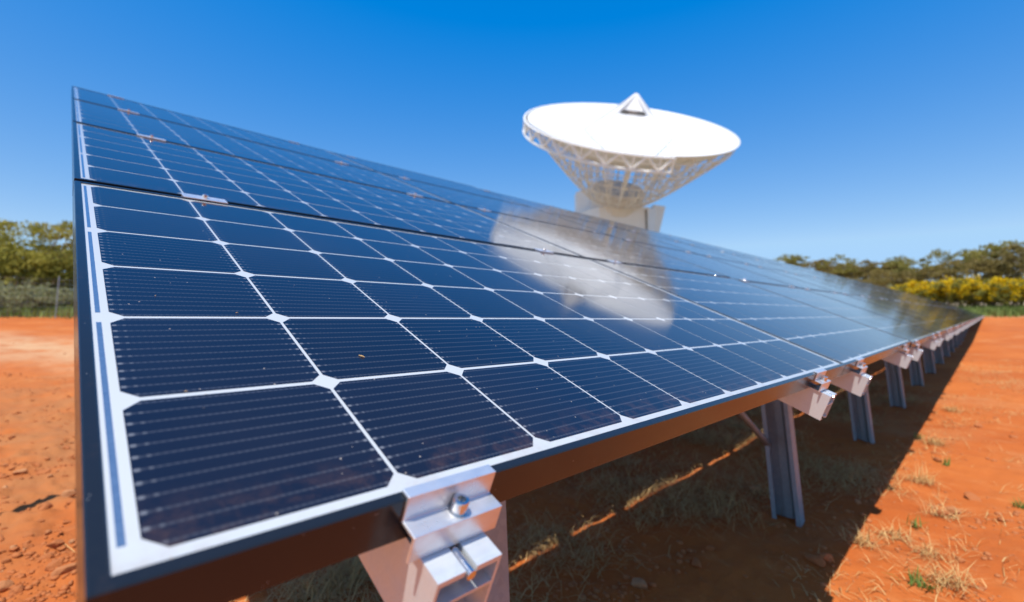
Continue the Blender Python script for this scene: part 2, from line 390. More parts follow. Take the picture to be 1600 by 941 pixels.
# ------------------------------------------------------------------ rails, clamps
RW = 0.062; RU = (0.165, 1.325)
V_END0, V_END1 = -0.060, 3 * VP + LY + MV + 0.05
def rail_mesh():
    t = .0028; s = .0255; z0 = -.0385; zb = -.104; m = .024
    # extruded section: slotted top with lips, a mid web, walls, and turned-in bottom flanges
    k = .016; mz = z0 - m
    prof = [(0, zb), (k, zb), (k, zb + t), (t, zb + t), (t, mz - t), (RW - t, mz - t), (RW - t, zb + t), (RW - k, zb + t), (RW - k, zb), (RW, zb), (RW, z0), (RW - s, z0), (RW - s, z0 - .005), (RW - t, z0 - .005), (RW - t, mz),
            (t, mz), (t, z0 - .005), (s, z0 - .005), (s, z0), (0, z0)]
    return MB().extrude(prof, lambda x, z: (x, V_END0, z), lambda x, z: (x, V_END1, z)).mesh('mounting_rail', M['rail'])
RAIL = rail_mesh()
CW = 0.086; CO = -0.012
def clamp_bracket():
    t = .0026
    prof = [(-.0085, .0022), (-.0085, .0050), (-.0190, .0050), (-.0190, -.0155), (-.0365, -.0155), (-.0365, -.0380), (-.0339, -.0380), (-.0339, -.0182), (-.0164, -.0182), (-.0164, .0022)]
    return MB().extrude(prof, lambda v, n: (0, v, n), lambda v, n: (CW, v, n)).mesh('bracket', M['alu'], bevel=.0006)
def bolt_mesh(name, c, r, h, z0):
    mb = MB(); k = 20
    rings = [(r, z0), (r, z0 + h * .9), (r * .9, z0 + h), (r * .56, z0 + h), (r * .50, z0 + h * .45), (0.0, z0 + h * .42)]
    vs = []; fs = []
    for q, (rr, z) in enumerate(rings):
        for i in range(k):
            hexa = 1.0
            if q in (3, 4): a = (2 * math.pi * i / k) % (math.pi / 3) - math.pi / 6; hexa = math.cos(math.pi / 6) / math.cos(a) * 1.08
            a = 2 * math.pi * i / k; vs.append((c[0] + rr * hexa * math.cos(a), c[1] + rr * hexa * math.sin(a), z))
    for q in range(len(rings) - 1):
        for i in range(k): fs.append((q * k + i, q * k + (i + 1) % k, (q + 1) * k + (i + 1) % k, (q + 1) * k + i))
    mb.add(vs, fs)
    me = mb.mesh(name, M['bolt']); return me
BRACKET = clamp_bracket()
BOLT = bolt_mesh('bolt', (CW / 2 + .003, -.0268), .0068, .0115, -.0155)
WASH = MB().tube((CW / 2 + .003, -.0268, -.0156), (CW / 2 + .003, -.0268, -.0142), .0085, k=24).mesh('washer', M['bolt'])
NUT = MB().tube((CW / 2, -.062, -.0435), (CW / 2, -.030, -.0435), .0045, k=12).mesh('slot_nut', M['bolt'], bevel=.0008)
G1 = (LY + MV, VP - MV)      # the gap between two tiers
def mid_mesh():
    a, b = G1[0] - .006, G1[1] + .006; g0, g1 = G1[0] + .003, G1[1] - .003
    prof = [(a, .0022), (a, .0048), (b, .0048), (b, .0022), (g1, .0022), (g1, -.030), (g1 - .0025, -.030), (g1 - .0025, .0010), (g0 + .0025, .0010), (g0 + .0025, -.030), (g0, -.030), (g0, .0022)]
    return MB().extrude(prof, lambda v, n: (0, v, n), lambda v, n: (CW, v, n)).mesh('clamp_plate', M['alu'], bevel=.0005)
MIDP = mid_mesh(); MBOLT = bolt_mesh('bolt', (CW / 2, (G1[0] + G1[1]) / 2), .0062, .008, .0048)
def top_mesh():
    y = LY + MV
    prof = [(y - .007, .0022), (y - .007, .0050), (y + .005, .0050), (y + .005, -.0155), (y + .022, -.0155), (y + .022, -.038), (y + .0194, -.038), (y + .0194, -.0182), (y + .0024, -.0182), (y + .0024, .0022)]
    return MB().extrude(prof, lambda v, n: (0, v, n), lambda v, n: (CW, v, n)).mesh('bracket', M['alu'], bevel=.0006)
TOPB = top_mesh(); TBOLT = bolt_mesh('bolt', (CW / 2, LY + MV + .014), .0068, .0115, -.0155)
GAPN = ['lowest', 'middle', 'highest']
q = 0
for k in range(NCOL):
    for ri, ru in enumerate(RU):
        q += 1; detail = k < 6
        mx = array_matrix(k * UP + ru)
        r = link('mounting_rail', RAIL); r.matrix_world = mx
        tag(r, 'sloping aluminium rail under the panels, %s from the array end opposite the yellow wattles' % ordinal(q), 'rail', 'sloping rails under the array')
        mc = array_matrix(k * UP + ru + CO)
        lab = 'stepped aluminium end clamp on the lower panel edge, %s from the end opposite the wattles' % ordinal(q)
        if detail:
            c = empty('end_clamp'); c.matrix_world = mc
            link('bracket', BRACKET, c); link('bolt', BOLT, c); link('washer', WASH, c); link('slot_nut', NUT, c)
        else: c = link('end_clamp', BRACKET); c.matrix_world = mc
        tag(c, lab, 'clamp', 'clamps along the lower edge')
        for t in range(3):
            mm = array_matrix(k * UP + ru + CO, t * VP)
            if detail:
                c = empty('mid_clamp'); c.matrix_world = mm; link('clamp_plate', MIDP, c); link('bolt', MBOLT, c)
            else: c = link('mid_clamp', MIDP); c.matrix_world = mm
            tag(c, 'flat aluminium mid clamp bridging the %s gap between panel tiers, on rail %s' % (GAPN[t], ordinal(q)), 'clamp', 'clamps between the panel tiers')
        mm = array_matrix(k * UP + ru + CO, 3 * VP)
        if detail:
            c = empty('end_clamp'); c.matrix_world = mm; link('bracket', TOPB, c); link('bolt', TBOLT, c)
        else: c = link('end_clamp', TOPB); c.matrix_world = mm
        tag(c, 'stepped aluminium end clamp on the upper panel edge, %s from the end opposite the wattles' % ordinal(q), 'clamp', 'clamps along the upper edge')

# ------------------------------------------------------------------ posts, beams
def beam(v0, label):
    z1, z0 = -.106, -.206; y0, y1 = v0 - .03, v0 + .03; t = .004
    prof = [(y0, z0), (y1, z0), (y1, z0 + .015), (y1 - t, z0 + .015), (y1 - t, z0 + t), (y0 + t, z0 + t), (y0 + t, z1 - t), (y1 - t, z1 - t), (y1 - t, z1 - .015), (y1, z1 - .015), (y1, z1), (y0, z1)]
    mb = MB(); L = [0.10]
    L += [UP * (k + 1) - .1 for k in range(NCOL)]
    for a, b in zip(L[:-1], L[1:]):
        mb.extrude(prof, lambda v, n: P(a, v, n), lambda v, n: P(b - .0015, v, n))
    o = mb.build('cross_beam', M['galv']); tag(o, label, 'beam', 'beams under the rails')
VB0, VB1 = 0.545, 3.25
beam(VB0, 'long galvanised channel beam under the rails near the low edge of the array')
beam(VB1, 'long galvanised channel beam under the rails near the high edge of the array')
def post(al, v0, label, brace, group, lean=0.055):
    top = P(al, v0, -.206); front = -(v0 * Vv.dot(-CH)) ; foot = ORG + UH * al - CH * (Vector((top - ORG)).dot(-CH) - lean)
    foot = ORG + UH * (al + lean * .35) + CH * ((top - ORG).dot(CH) + lean)
    zg = gz(foot.x, foot.y); foot = Vector((foot.x, foot.y, zg - 0.15)); top = top + Vector((0, 0, .08))
    root = empty('support_post', (foot.x, foot.y, zg))
    W_, D, lip, t = .140, .075, .022, .005
    h = W_ / 2
    prof = [(-h, 0), (-h, -D), (-h + lip, -D), (-h + lip, -D + t), (-h + t, -D + t), (-h + t, -t), (-.024, -t), (-.020, -t - .012), (.020, -t - .012), (.024, -t), (h - t, -t), (h - t, -D + t), (h - lip, -D + t), (h - lip, -D), (h, -D), (h, 0), (.028, 0), (.025, -.012), (-.025, -.012), (-.028, 0)]
    def at(base): return lambda a, b: base - root.location + CH * a + UH * (b + .04)
    top_pts = [top + CH * 0 for _ in prof]
    mb = MB()
    def ftop(a, b):
        # cut the head to the slope of the beam
        return top - root.location + CH * a + UH * (b + .04) + Vector((0, 0, -a * Vv.z / Vv.dot(-CH) * 1.0))
    mb.extrude(prof, at(foot), ftop); mb.build('channel', M['galv'], root)
    if brace:
        a = foot.lerp(top, (.39 + .15) / (top.z - foot.z)) - root.location - CH * .06 + UH * -.01
        b = P(al - 1.1, v0 + .03, -.19) - root.location
        MB().tube(a, b, .017, k=12).build('brace', M['galv'], root, smooth=True)
    tag(root, label, 'post', group); return root
POSTS = [0.70, 2.92, 5.14, 7.32]
while POSTS[-1] < NCOL * UP - 3: POSTS.append(POSTS[-1] + 2.21)
for i, al in enumerate(POSTS):
    post(al, VB0, 'galvanised steel channel post under the low edge, %s from the end opposite the wattles' % ordinal(i + 1), i % 3 == 1, 'posts under the low edge')
for i, al in enumerate(POSTS[:14]):
    post(al, VB1, 'tall galvanised channel post under the high edge, %s from the end opposite the wattles' % ordinal(i + 1), False, 'posts under the high edge', .0)
# slim steel marker stake standing left of the table; its shadow crosses the dirt
mk = empty('marker_stake', (-2.98, 2.20, gz(-2.98, 2.20)))
MB().tube((0, 0, -.2), (0, 0, 2.35), .034, k=12).build('pole', M['galv'], mk, smooth=True)
MB().tube((0, 0, 2.351), (0, 0, 2.375), .037, k=12).build('cap', M['dark'], mk)
tag(mk, 'slim galvanised marker stake standing in bare dirt beside the array end', 'stake')

# ------------------------------------------------------------------ dish antenna
DC = Vector((20.122, 77.177, 32.809 + CAMH)); AX = Vector((0.0657, -0.5887, 0.8056)).normalized()
E1 = AX.cross(Vector((0, 0, 1))).normalized(); E2 = AX.cross(E1).normalized()      # E1 level, E2 down the tilt
DR = 17.5; DEPTH = 6.2
dish = empty('dish_antenna', (DC.x - AX.x * 9, DC.y - AX.y * 9, gz(DC.x, DC.y)))
DB = dish.location.copy()
def D(r, ph, h): return DC + (E1 * math.cos(ph) + E2 * math.sin(ph)) * r + AX * h - DB
def hpar(r): return DEPTH * ((r / DR) ** 2 - 1)
def reflector():
    v = []; f = []; nr, ns = 16, 96
    for side, dz in ((0, 0.0), (1, -0.12)):
        for i in range(nr + 1):
            for j in range(ns): r = 0.6 + (DR - .6) * i / nr; v.append(D(r, 2 * math.pi * j / ns, hpar(r) + dz))
    o = (nr + 1) * ns
    for i in range(nr):
        for j in range(ns):
            j2 = (j + 1) % ns; a = (i * ns + j, i * ns + j2, (i + 1) * ns + j2, (i + 1) * ns + j)
            f.append(a); f.append(tuple(x + o for x in a[::-1]))
    for j in range(ns):
        j2 = (j + 1) % ns; f.append((nr * ns + j, nr * ns + j2, o + nr * ns + j2, o + nr * ns + j)); f.append((j, j2, o + j2, o + j))
    return MB().add(v, f).build('reflector', M['bowl'], dish, smooth=False)
refl = reflector()
for p_ in refl.data.polygons: p_.use_smooth = True
nrib = 24
# angle 0 = image right (E1), angle pi/2 = towards the camera and down
PHC = math.pi / 2
def ring(mb, r, h, a0, a1, n, rad, k=5):
    pts = [D(r, a0 + (a1 - a0) * i / n, h) for i in range(n + 1)]
    for a, b in zip(pts[:-1], pts[1:]): mb.tube(a, b, rad, k=k, cap=False)
# white edge truss: top chord, bottom chord and zigzag web, round the left and front of the rim
TD = 2.1
a_s, a_e = math.radians(92), math.radians(-110)
HB = -0.15
tr = MB()
segs = 64
ring(tr, DR + .55, HB, a_s, a_e, segs, .17, 6); rimt = tr.build('rim_truss', M['dish_white'], dish)
tr = MB(); ring(tr, DR + .50, HB - TD, a_s, a_e, segs, .21, 6); tr.build('bottom_chord', M['dish_white'], rimt)
wm = MB(); nz = 17
for i in range(nz):
    a = a_s + (a_e - a_s) * i / nz; b = a_s + (a_e - a_s) * (i + .5) / nz; c = a_s + (a_e - a_s) * (i + 1) / nz
    wm.tube(D(DR + .55, a, HB), D(DR + .50, b, HB - TD), .19, k=6); wm.tube(D(DR + .50, b, HB - TD), D(DR + .55, c, HB), .19, k=6)
    wm.tube(D(DR + .55, b, HB), D(DR + .50, b, HB - TD), .12, k=5)
wm.tube(D(DR + .55, a_s, HB), D(DR + .50, a_s, HB - TD), .2, k=6)
wm.build('web_struts', M['dish_white'], rimt)
HUBH = -13.2; HUBR = 5.2
def back_h(r): # the underside line of the ribs
    t = (r - HUBR) / (DR - .5 - HUBR); return HUBH + (HB - 1.3 - HUBH) * (t ** 1.12 if t > 0 else 0)
RS = [HUBR, 7.2, 9.4, 11.6, 14.3, DR - .5]
for i in range(nrib):
    ph = 2 * math.pi * i / nrib; mb = MB()
    for q_, (ra, rb) in enumerate(zip(RS[:-1], RS[1:])):
        mb.tube(D(ra, ph, back_h(ra)), D(rb, ph, back_h(rb)), .095, k=5, cap=False)
        mb.tube(D(ra, ph, hpar(ra) - .25), D(rb, ph, hpar(rb) - .25), .07, k=4, cap=False)
        mb.tube(D(rb, ph, back_h(rb)), D(rb, ph, hpar(rb) - .25), .07, k=4, cap=False)
        mb.tube(D(ra, ph, back_h(ra)), D(rb, ph, hpar(rb) - .25), .075, k=4, cap=False)
    mb.build('radial_rib', M['dish_struct'], dish)
for r in RS:
    for hh, rad_ in ((back_h(r), .085), (hpar(r) - .25, .07)):
        mb = MB(); ring(mb, r, hh, 0, 2 * math.pi, nrib, rad_, 5); mb.build('hoop', M['dish_struct'], dish)
mb = MB()
for i in range(nrib):
    a = 2 * math.pi * i / nrib; b = 2 * math.pi * (i + 1) / nrib
    for ra, rb in zip(RS[:-1], RS[1:]):
        if i % 2: a, b = b, a
        mb.tube(D(ra, a, back_h(ra)), D(rb, b, back_h(rb)), .05, k=4, cap=False)
mb.build('cross_bracing', M['dish_struct'], dish)
# hub drum
mb = MB(); k_ = 32
mb.tube(D(0, 0, HUBH - 1.6), D(0, 0, HUBH + 1.8), HUBR * .96, HUBR * .9, k=k_); mb.build('hub', M['house_trim'], dish)
# quadripod and subreflector: broad tapered legs meeting in a tip above the bowl
TIP = 5.0
QA = [math.radians(q_) for q_ in (27, 117, 207, 297)]
for ph in QA:
    rb_ = 11.5; base = D(rb_, ph, hpar(rb_) + .02); apex = D(.3, ph, TIP - .25); mid = base.lerp(apex, .6)
    ml = MB(); ml.tube(base, mid, .15, .20, k=6); ml.tube(mid, apex, .20, .28, k=6)
    ml.build('quadripod_leg', M['leg_grey'], dish)
# tapered sheeting between the upper ends of the legs, open on the camera-facing side
for i in range(4):
    pa, pb = QA[i], QA[(i + 1) % 4]; lo = TIP - 3.0; rl = 3.3; hi = TIP + .15
    vs = []
    for o_ in (0.0, .12):
        vs += [D(rl - o_, pa, lo), D(rl - o_, pb, lo), D(.28, pb, hi - o_), D(.28, pa, hi - o_)]
    if i == 0: vs = [q_.lerp(vs[3 if q2 % 4 in (0, 3) else 2] if q2 < 4 else vs[7 if q2 % 4 in (0, 3) else 6], .22) if q2 % 4 < 2 else q_ for q2, q_ in enumerate(vs)]
    MB().add(vs, [(0, 1, 2, 3), (7, 6, 5, 4), (0, 4, 5, 1), (1, 5, 6, 2), (2, 6, 7, 3), (3, 7, 4, 0)]).build('tip_panel', M['dish_white'], dish)
mb = MB(); mb.tube(D(0, 0, TIP - 3.4), D(0, 0, TIP - 3.0), 2.2, 2.5, k=24); mb.build('subreflector', M['dish_white'], dish)
mb = MB(); mb.tube(D(0, 0, TIP - 2.99), D(0, 0, TIP - 1.4), 1.1, .6, k=16); mb.build('tip_housing', M['leg_grey'], dish)
mb = MB(); mb.tube(D(0, 0, hpar(.6)), D(0, 0, hpar(.6) + 1.2), 1.2, .9, k=20); mb.build('feed_cone', M['dish_white'], dish)
# counterweight arms + turning house
HC = DC + AX * (HUBH - 1.0)                              # under the hub
hx, hy = HC.x + 0.6, HC.y + 1.0
def W_(x, y, z): return Vector((hx + x, hy + y, z)) - DB
def pz(py): return CAMH + (hy - 3) * math.tan(math.atan((499 - py) / 736.4)) * 1.0
ztop, zbot = HC.z - 1.6, 9.0
def prism(pts_top, pts_bot, z1, z0, name, mat):
    n_ = len(pts_top); vs = [W_(x, y, z0) for x, y in pts_bot] + [W_(x, y, z1) for x, y in pts_top]
    return MB().add(vs, [(i, (i + 1) % n_, n_ + (i + 1) % n_, n_ + i) for i in range(n_)] + [tuple(range(n_ - 1, -1, -1)), tuple(range(n_, 2 * n_))]).build(name, mat, dish)
hs_top = [(-5.6, -3.2), (-4.4, -4.6), (4.4, -4.6), (6.3, -2.6), (6.3, 5.5), (-7.6, 5.5), (-7.6, 1.0)]
hs_bot = [(-5.2, -3.2), (-4.2, -4.4), (4.2, -4.4), (4.9, -2.6), (4.9, 5.0), (-6.2, 5.0), (-6.2, 1.0)]
house = prism(hs_top, hs_bot, ztop, zbot, 'turning_house', M['house'])
MB().box(tuple(W_(-.2, -4.72, ztop - 1.0)), tuple(W_(1.6, -4.62, ztop - .35))).build('vent', M['house_trim'], house)
MB().tube(W_(3.9, -4.75, ztop - .5), W_(4.0, -4.75, zbot + 1), .12, k=8).build('cable_pipe', M['dark'], house)
# side yoke wing and ladder rail on the shaded flank
prism([(-7.4, 2.2), (-3.6, -2.6), (-3.6, 4.0), (-7.4, 5.0)], [(-6.8, 2.2), (-5.25, -2.9), (-5.0, 4.0), (-7.2, 5.0)], ztop + 4.6, zbot + 3.0, 'elevation_yoke', M['house'])
prism([(5.9, -2.4), (8.6, -1.0), (8.6, 4.0), (6.35, 5.0)], [(5.2, -2.0), (5.4, -1.0), (5.4, 4.0), (5.1, 5.0)], ztop + 1.0, zbot + 1.0, 'elevation_yoke', M['house'])
MB().tube(W_(-8.2, 1.2, ztop - .2), W_(-6.6, -.6, zbot + 5.5), .22, k=8).build('stair_rail', M['dark'], dish)
mb = MB(); mb.tube(W_(0, 0, -1), W_(0, 0, zbot), 7.2, 5.0, k=32); mb.build('pedestal', M['concrete'], dish)
tag(dish, 'huge white parabolic dish antenna on a pale tower behind the solar array', 'dish antenna')

# ------------------------------------------------------------------ trees
def leaf_cloud(n, lobes, size, flat=0.6, seed=0):
    g = np.random.default_rng(seed); vs = []; tot = sum(l[3] for l in lobes)
    for (c, rx, rz, wt) in lobes:
        m = int(n * wt / tot)
        nc = max(10, m // 34)
        d = g.normal(size=(nc, 3)); d /= np.linalg.norm(d, axis=1)[:, None]; d[:, 2] = np.where(d[:, 2] < -.55, -d[:, 2], d[:, 2])
        rad = (g.uniform(.30, 1.0, nc) ** .5)[:, None]; cl = d * rad * np.array([rx, rx, rz]) + np.array(c)
        idx = g.integers(0, nc, m); p = cl[idx] + g.normal(size=(m, 3)) * np.array([rx, rx, rz * .8]) * .12
        vs.append(p)
    p = np.concatenate(vs); m = len(p); p[:, 2] = np.maximum(p[:, 2], .03)
    a = g.normal(size=(m, 3)); a /= np.linalg.norm(a, axis=1)[:, None]; b = g.normal(size=(m, 3)); b -= a * (a * b).sum(1)[:, None]; b /= np.linalg.norm(b, axis=1)[:, None]
    s = size * g.uniform(.6, 1.4, m)[:, None]
    q = np.stack([p - a * s, p - b * s * flat, p + a * s, p + b * s * flat], 1).reshape(-1, 3)
    return q
def leaf_mesh(name, q, mat):
    n = len(q) // 4; me = bpy.data.meshes.new(name); me.vertices.add(n * 4); me.vertices.foreach_set('co', q.ravel())
    me.loops.add(n * 4); me.loops.foreach_set('vertex_index', np.arange(n * 4, dtype=np.int32)); me.polygons.add(n); me.polygons.foreach_set('loop_start', np.arange(0, n * 4, 4, dtype=np.int32))
    me.update(calc_edges=True); me.materials.append(mat); return me
def gum_variant(seed, h, wide, mat, leaves=6500, low=0.3, size=.125, skirt=4):
    g = random.Random(seed); mb = MB(); lobes = []
    nl = g.randint(5, 7); fork = h * low * .55
    mb.tube((0, 0, -.3), (.05, .03, fork), .045 * h * .5, .035 * h * .5, k=8)
    for i in range(nl):
        a = 2 * math.pi * i / nl + g.uniform(-.4, .4); rr = wide * g.uniform(.25, .75); z = h * g.uniform(.58, .86)
        c = Vector((math.cos(a) * rr, math.sin(a) * rr, z)); m_ = Vector((c.x * .5, c.y * .5, fork + (z - fork) * .6))
        mb.tube((.05, .03, fork - .05), m_, .018 * h * .5, .012 * h * .5, k=6); mb.tube(m_, c, .012 * h * .5, .004 * h * .5, k=5)
        for b in range(2):
            e = c + Vector((g.uniform(-1, 1), g.uniform(-1, 1), g.uniform(.1, .5))) * wide * .3; mb.tube(m_.lerp(c, .6), e, .007 * h * .5, .003 * h * .5, k=4)
        rx = wide * g.uniform(.32, .48); lobes.append((tuple(c), rx, rx * g.uniform(.5, .75), rx))
    lobes.append(((0, 0, h * .82), wide * .55, h * .18, wide * .6))
    for i in range(skirt):
        a = 6.28 * i / max(1, skirt) + g.uniform(-.3, .3); zz = g.uniform(.22, .5); lobes.append(((math.cos(a) * wide * .62, math.sin(a) * wide * .62, h * zz), wide * .42, h * .2, wide * .5))
    return mb.mesh('trunk', M['bark'], smooth=True), leaf_mesh('crown', leaf_cloud(leaves, lobes, size, .55, seed), mat)
def place(name, var, x, y, s, rz, label, cat, group, sz=1.0):
    o = empty(name, (x, y, gz(x, y)), rz); o.scale = (s, s, s * sz)
    for nm, me in zip(('trunk', 'crown', 'bloom'), var): link(nm, me, o)
    tag(o, label, cat, group); return o
def polar(az, d): return d * math.sin(R(az)), d * math.cos(R(az))
GUM = [gum_variant(11, 7.5, 3.6, M['gum']), gum_variant(12, 7.0, 4.2, M['gum_warm']), gum_variant(13, 8.2, 3.4, M['gum'], skirt=0, leaves=3600), gum_variant(14, 6.2, 3.9, M['gum_warm'], low=.25)]
M['gum_bright'] = make_leafy('bright_gum_leaves', (0.20, 0.20, 0.030), (0.36, 0.31, 0.055), .4)  # lighter, yellower leaf colour for the big tree
BIG = gum_variant(21, 7.4, 4.6, M['gum_bright'], leaves=24000, low=.2, size=.11, skirt=11)
def bush_variant(seed, h, wide, mat, leaves, size, bloom=None):
    g = random.Random(seed); mb = MB(); lobes = []
    for i in range(6):
        a = 2 * math.pi * i / 6 + g.uniform(-.4, .4); c = (math.cos(a) * wide * .55, math.sin(a) * wide * .55, h * g.uniform(.4, .62))
        mb.tube((0, 0, -.1), (c[0] * .8, c[1] * .8, c[2]), .03, .012, k=5); lobes.append((c, wide * .42, h * .36, 1))
    lobes.append(((0, 0, h * .62), wide * .55, h * .34, 1.4))
    tr_ = mb.mesh('stem', M['bark']); cr = leaf_mesh('crown', leaf_cloud(leaves, lobes, size, .6, seed), mat)
    if bloom: return tr_, cr, leaf_mesh('bloom', leaf_cloud(int(leaves * 1.3), [((c[0][0], c[0][1], c[0][2] + h * .05), c[1] * 1.04, c[2] * 1.04, c[3]) for c in lobes], size * .8, .8, seed + 50), bloom)
    return tr_, cr
WAT = [bush_variant(31, 2.9, 2.6, M['wattle_leaf'], 1600, .10, M['wattle']), bush_variant(32, 2.6, 2.9, M['wattle_leaf'], 1600, .10, M['wattle'])]
SCR = [bush_variant(41, 1.9, 1.8, M['scrub'], 2200, .06), bush_variant(42, 1.5, 2.0, M['scrub'], 2200, .06), bush_variant(43, 1.3, 1.6, M['wattle_leaf'], 2000, .06)]
g = random.Random(5)
# right: trees on the rise behind the array
rows = [(30.6, 94, 1.45, 0), (32.2, 92, 1.35, 1), (33.6, 90, 1.15, 3), (34.6, 92, 1.3, 1), (36.6, 88, 1.2, 3), (38.2, 86, 1.15, 1), (39.4, 86, 1.15, 0), (35.2, 88, 1.18, 2), (36.3, 78, .70, 1), (37.6, 80, .78, 3), (38.9, 74, .82, 1), (40.0, 84, 1.05, 0), (41.2, 74, .92, 3), (42.4, 78, 1.05, 2),
        (43.5, 70, .92, 1), (44.4, 80, 1.12, 0), (45.4, 72, 1.0, 2), (46.2, 66, .95, 3), (47.2, 74, 1.15, 0), (48.2, 66, 1.02, 1), (49.4, 72, 1.1, 2), (51, 66, 1.0, 0), (53, 70, 1.05, 3)]
for az, d, s, k in rows:
    s *= .82
    x, y = polar(az, d); place('gum_tree', GUM[k], x, y, s, g.uniform(0, 6.3), 'olive green gum tree on the rise behind the yellow wattles' if az > 39.5 else 'distant gum tree rising above the top edge of the solar array', 'tree', 'gum trees on the far rise')
for az, d, s, k in [(40.3, 58, .95, 0), (41.7, 57, 1.0, 1), (42.9, 56, .98, 0), (44.1, 57, .92, 1), (45.1, 55, 1.0, 0), (46.2, 56, .9, 1), (47.3, 55, .95, 0), (48.6, 57, .9, 1), (50.2, 56, .9, 0)]:
    x, y = polar(az, d); place('wattle_bush', WAT[k], x, y, s, g.uniform(0, 6.3), 'wattle bush covered in bright yellow bloom in front of the gum trees', 'bush', 'yellow wattles at the clearing edge')
# left: big bushy tree, scrub and a fence line
x, y = polar(-46.6, 37); place('gum_tree', BIG, x, y, .66, 1.0, 'big rounded olive green tree with a dense crown behind the wire fence', 'tree', None)
for az, d, s, k in [(-43.4, 46, .66, 3), (-42.0, 50, .7, 1), (-40.0, 52, .7, 3), (-50.5, 44, .75, 0), (-53, 48, .8, 1), (-38.0, 55, .7, 1), (-48.6, 56, .7, 3), (-46.5, 58, .65, 1), (-44.8, 57, .7, 3), (-51, 58, .7, 3)]:
    x, y = polar(az, d); place('gum_tree', GUM[k], x, y, s, g.uniform(0, 6.3), 'smaller leafy tree in the scrub around the big rounded tree', 'tree', 'trees round the big one by the fence')
for i in range(46):
    az = -52 + 16 * (i + g.uniform(0, .8)) / 46; d = g.uniform(30.5, 37) if i % 2 else g.uniform(37, 44); x, y = polar(az, d); k = i % 3
    place('scrub_bush', SCR[k], x, y, g.uniform(.65, 1.0), g.uniform(0, 6.3), 'low grey-green scrub bush growing behind the wire fence', 'bush', 'scrub behind the fence')
for i in range(30):
    az = 40 + 14 * (i + g.uniform(0, .8)) / 30; d = g.uniform(59, 66); x, y = polar(az, d); k = i % 3
    place('scrub_bush', SCR[k], x, y, g.uniform(1.0, 1.6), g.uniform(0, 6.3), 'low scrub bush among the stems of wattles and gum trees', 'bush', 'scrub under the far trees')
# wire fence on the left
fence = empty('wire_fence', (*polar(-45, 28.5), 0)); FL = fence.location.copy()
FP = []
for i in range(9):
    x, y = polar(-58.45 + i * 3.62, 28.5 / math.cos(R(-58 + i * 3.62 + 46)) if False else 28.5); FP.append(Vector((x, y, gz(x, y))))
for p_ in FP: MB().tube(p_ + Vector((0, 0, -.3)) - FL, p_ + Vector((0, 0, 1.85)) - FL, .017, k=8).build('post', M['galv'], fence)
for zz in [.1 + .2 * i for i in range(9)]:
    mb = MB()
    for a, b in zip(FP[:-1], FP[1:]): mb.tube(a + Vector((0, 0, zz)) - FL, b + Vector((0, 0, zz)) - FL, .004, k=4, cap=False)
    mb.build('wire', M['galv'], fence)
mb = MB()
for a, b in zip(FP[:-1], FP[1:]):
    for i in range(1, 10): c = a.lerp(b, i / 10); mb.tube(c + Vector((0, 0, .08)) - FL, c + Vector((0, 0, 1.7)) - FL, .003, k=3, cap=False)
tag(mb.build('stays', M['galv'], fence), kind='stuff')
tag(fence, 'thin galvanised wire fence in front of the scrub and big tree', 'fence')

# ------------------------------------------------------------------ grass, straw, stones
def blades(centres, n, hgt, spread, width, droop, seed, zoff=0.0):
    g = np.random.default_rng(seed); V = []; F = []
    c = np.asarray(centres)[g.integers(0, len(centres), n)]
    ox = g.normal(size=n) * spread; oy = g.normal(size=n) * spread
    x = c[:, 0] + ox; y = c[:, 1] + oy; z = ground_h(x, y) + zoff
    az = g.uniform(0, 2 * np.pi, n); L = hgt * g.uniform(.45, 1.3, n); lean = np.clip(g.normal(droop, .3, n), .1, 1.5)
    dx, dy = np.cos(az), np.sin(az); w_ = width * g.uniform(.6, 1.4, n)
    rows_ = []
    for t, ww in ((0, 1.0), (.5, .8), (1.0, .12)):
        ang = lean * (0.45 + .75 * t); hh = L * t * np.cos(ang * .95); oo = L * t * np.sin(ang * .95)
        px, py, pz_ = x + dx * oo, y + dy * oo, z + np.maximum(hh, .004)
        rows_.append(np.stack([px - dy * w_ * ww, py + dx * w_ * ww, pz_], -1)); rows_.append(np.stack([px + dy * w_ * ww, py - dx * w_ * ww, pz_], -1))
    v = np.stack(rows_, 1).reshape(-1, 3); b = np.arange(n)[:, None] * 6
    f = np.concatenate([b + np.array([[0, 1, 3, 2]]), b + np.array([[2, 3, 5, 4]])], 0)
    return v, f
def blade_mesh(name, v, f, mat):
    me = bpy.data.meshes.new(name); me.vertices.add(len(v)); me.vertices.foreach_set('co', v.ravel()); me.loops.add(f.size); me.loops.foreach_set('vertex_index', f.ravel().astype(np.int32))
    me.polygons.add(len(f)); me.polygons.foreach_set('loop_start', np.arange(0, f.size, 4, dtype=np.int32)); me.update(calc_edges=True); me.materials.append(mat); return me
def A2W(al, fr):
    p_ = ORG + UH * al + CH * fr; return p_.x, p_.y
cent = []
for i in range(420):
    al = g.uniform(.35, 9.5); fr = g.uniform(-2.9, -.35)
    if vnoise(np.array([al * 1.3]), np.array([fr * 1.7]), 9)[0] + (-.25 if fr > -.7 else .12) > .45: cent.append(A2W(al, fr))
for al, fr in ((.42, -.70), (.5, -.95), (.48, -.6), (.75, -.85), (.45, -.55), (.6, -.7)): cent += [A2W(al, fr)] * 2
v_, f_ = blades(cent, 46000, .14, .13, .0014, 1.3, 3)
o = link('dry_grass', blade_mesh('dry_grass', v_, f_, M['straw'])); tag(o, 'matted dry straw grass lying in the shade under the solar array', 'grass', kind='stuff')
cent = [A2W(g.uniform(.8, 16), g.uniform(-.2, .7)) for _ in range(60)]
v_, f_ = blades(cent, 2600, .09, .13, .0016, 1.2, 4)
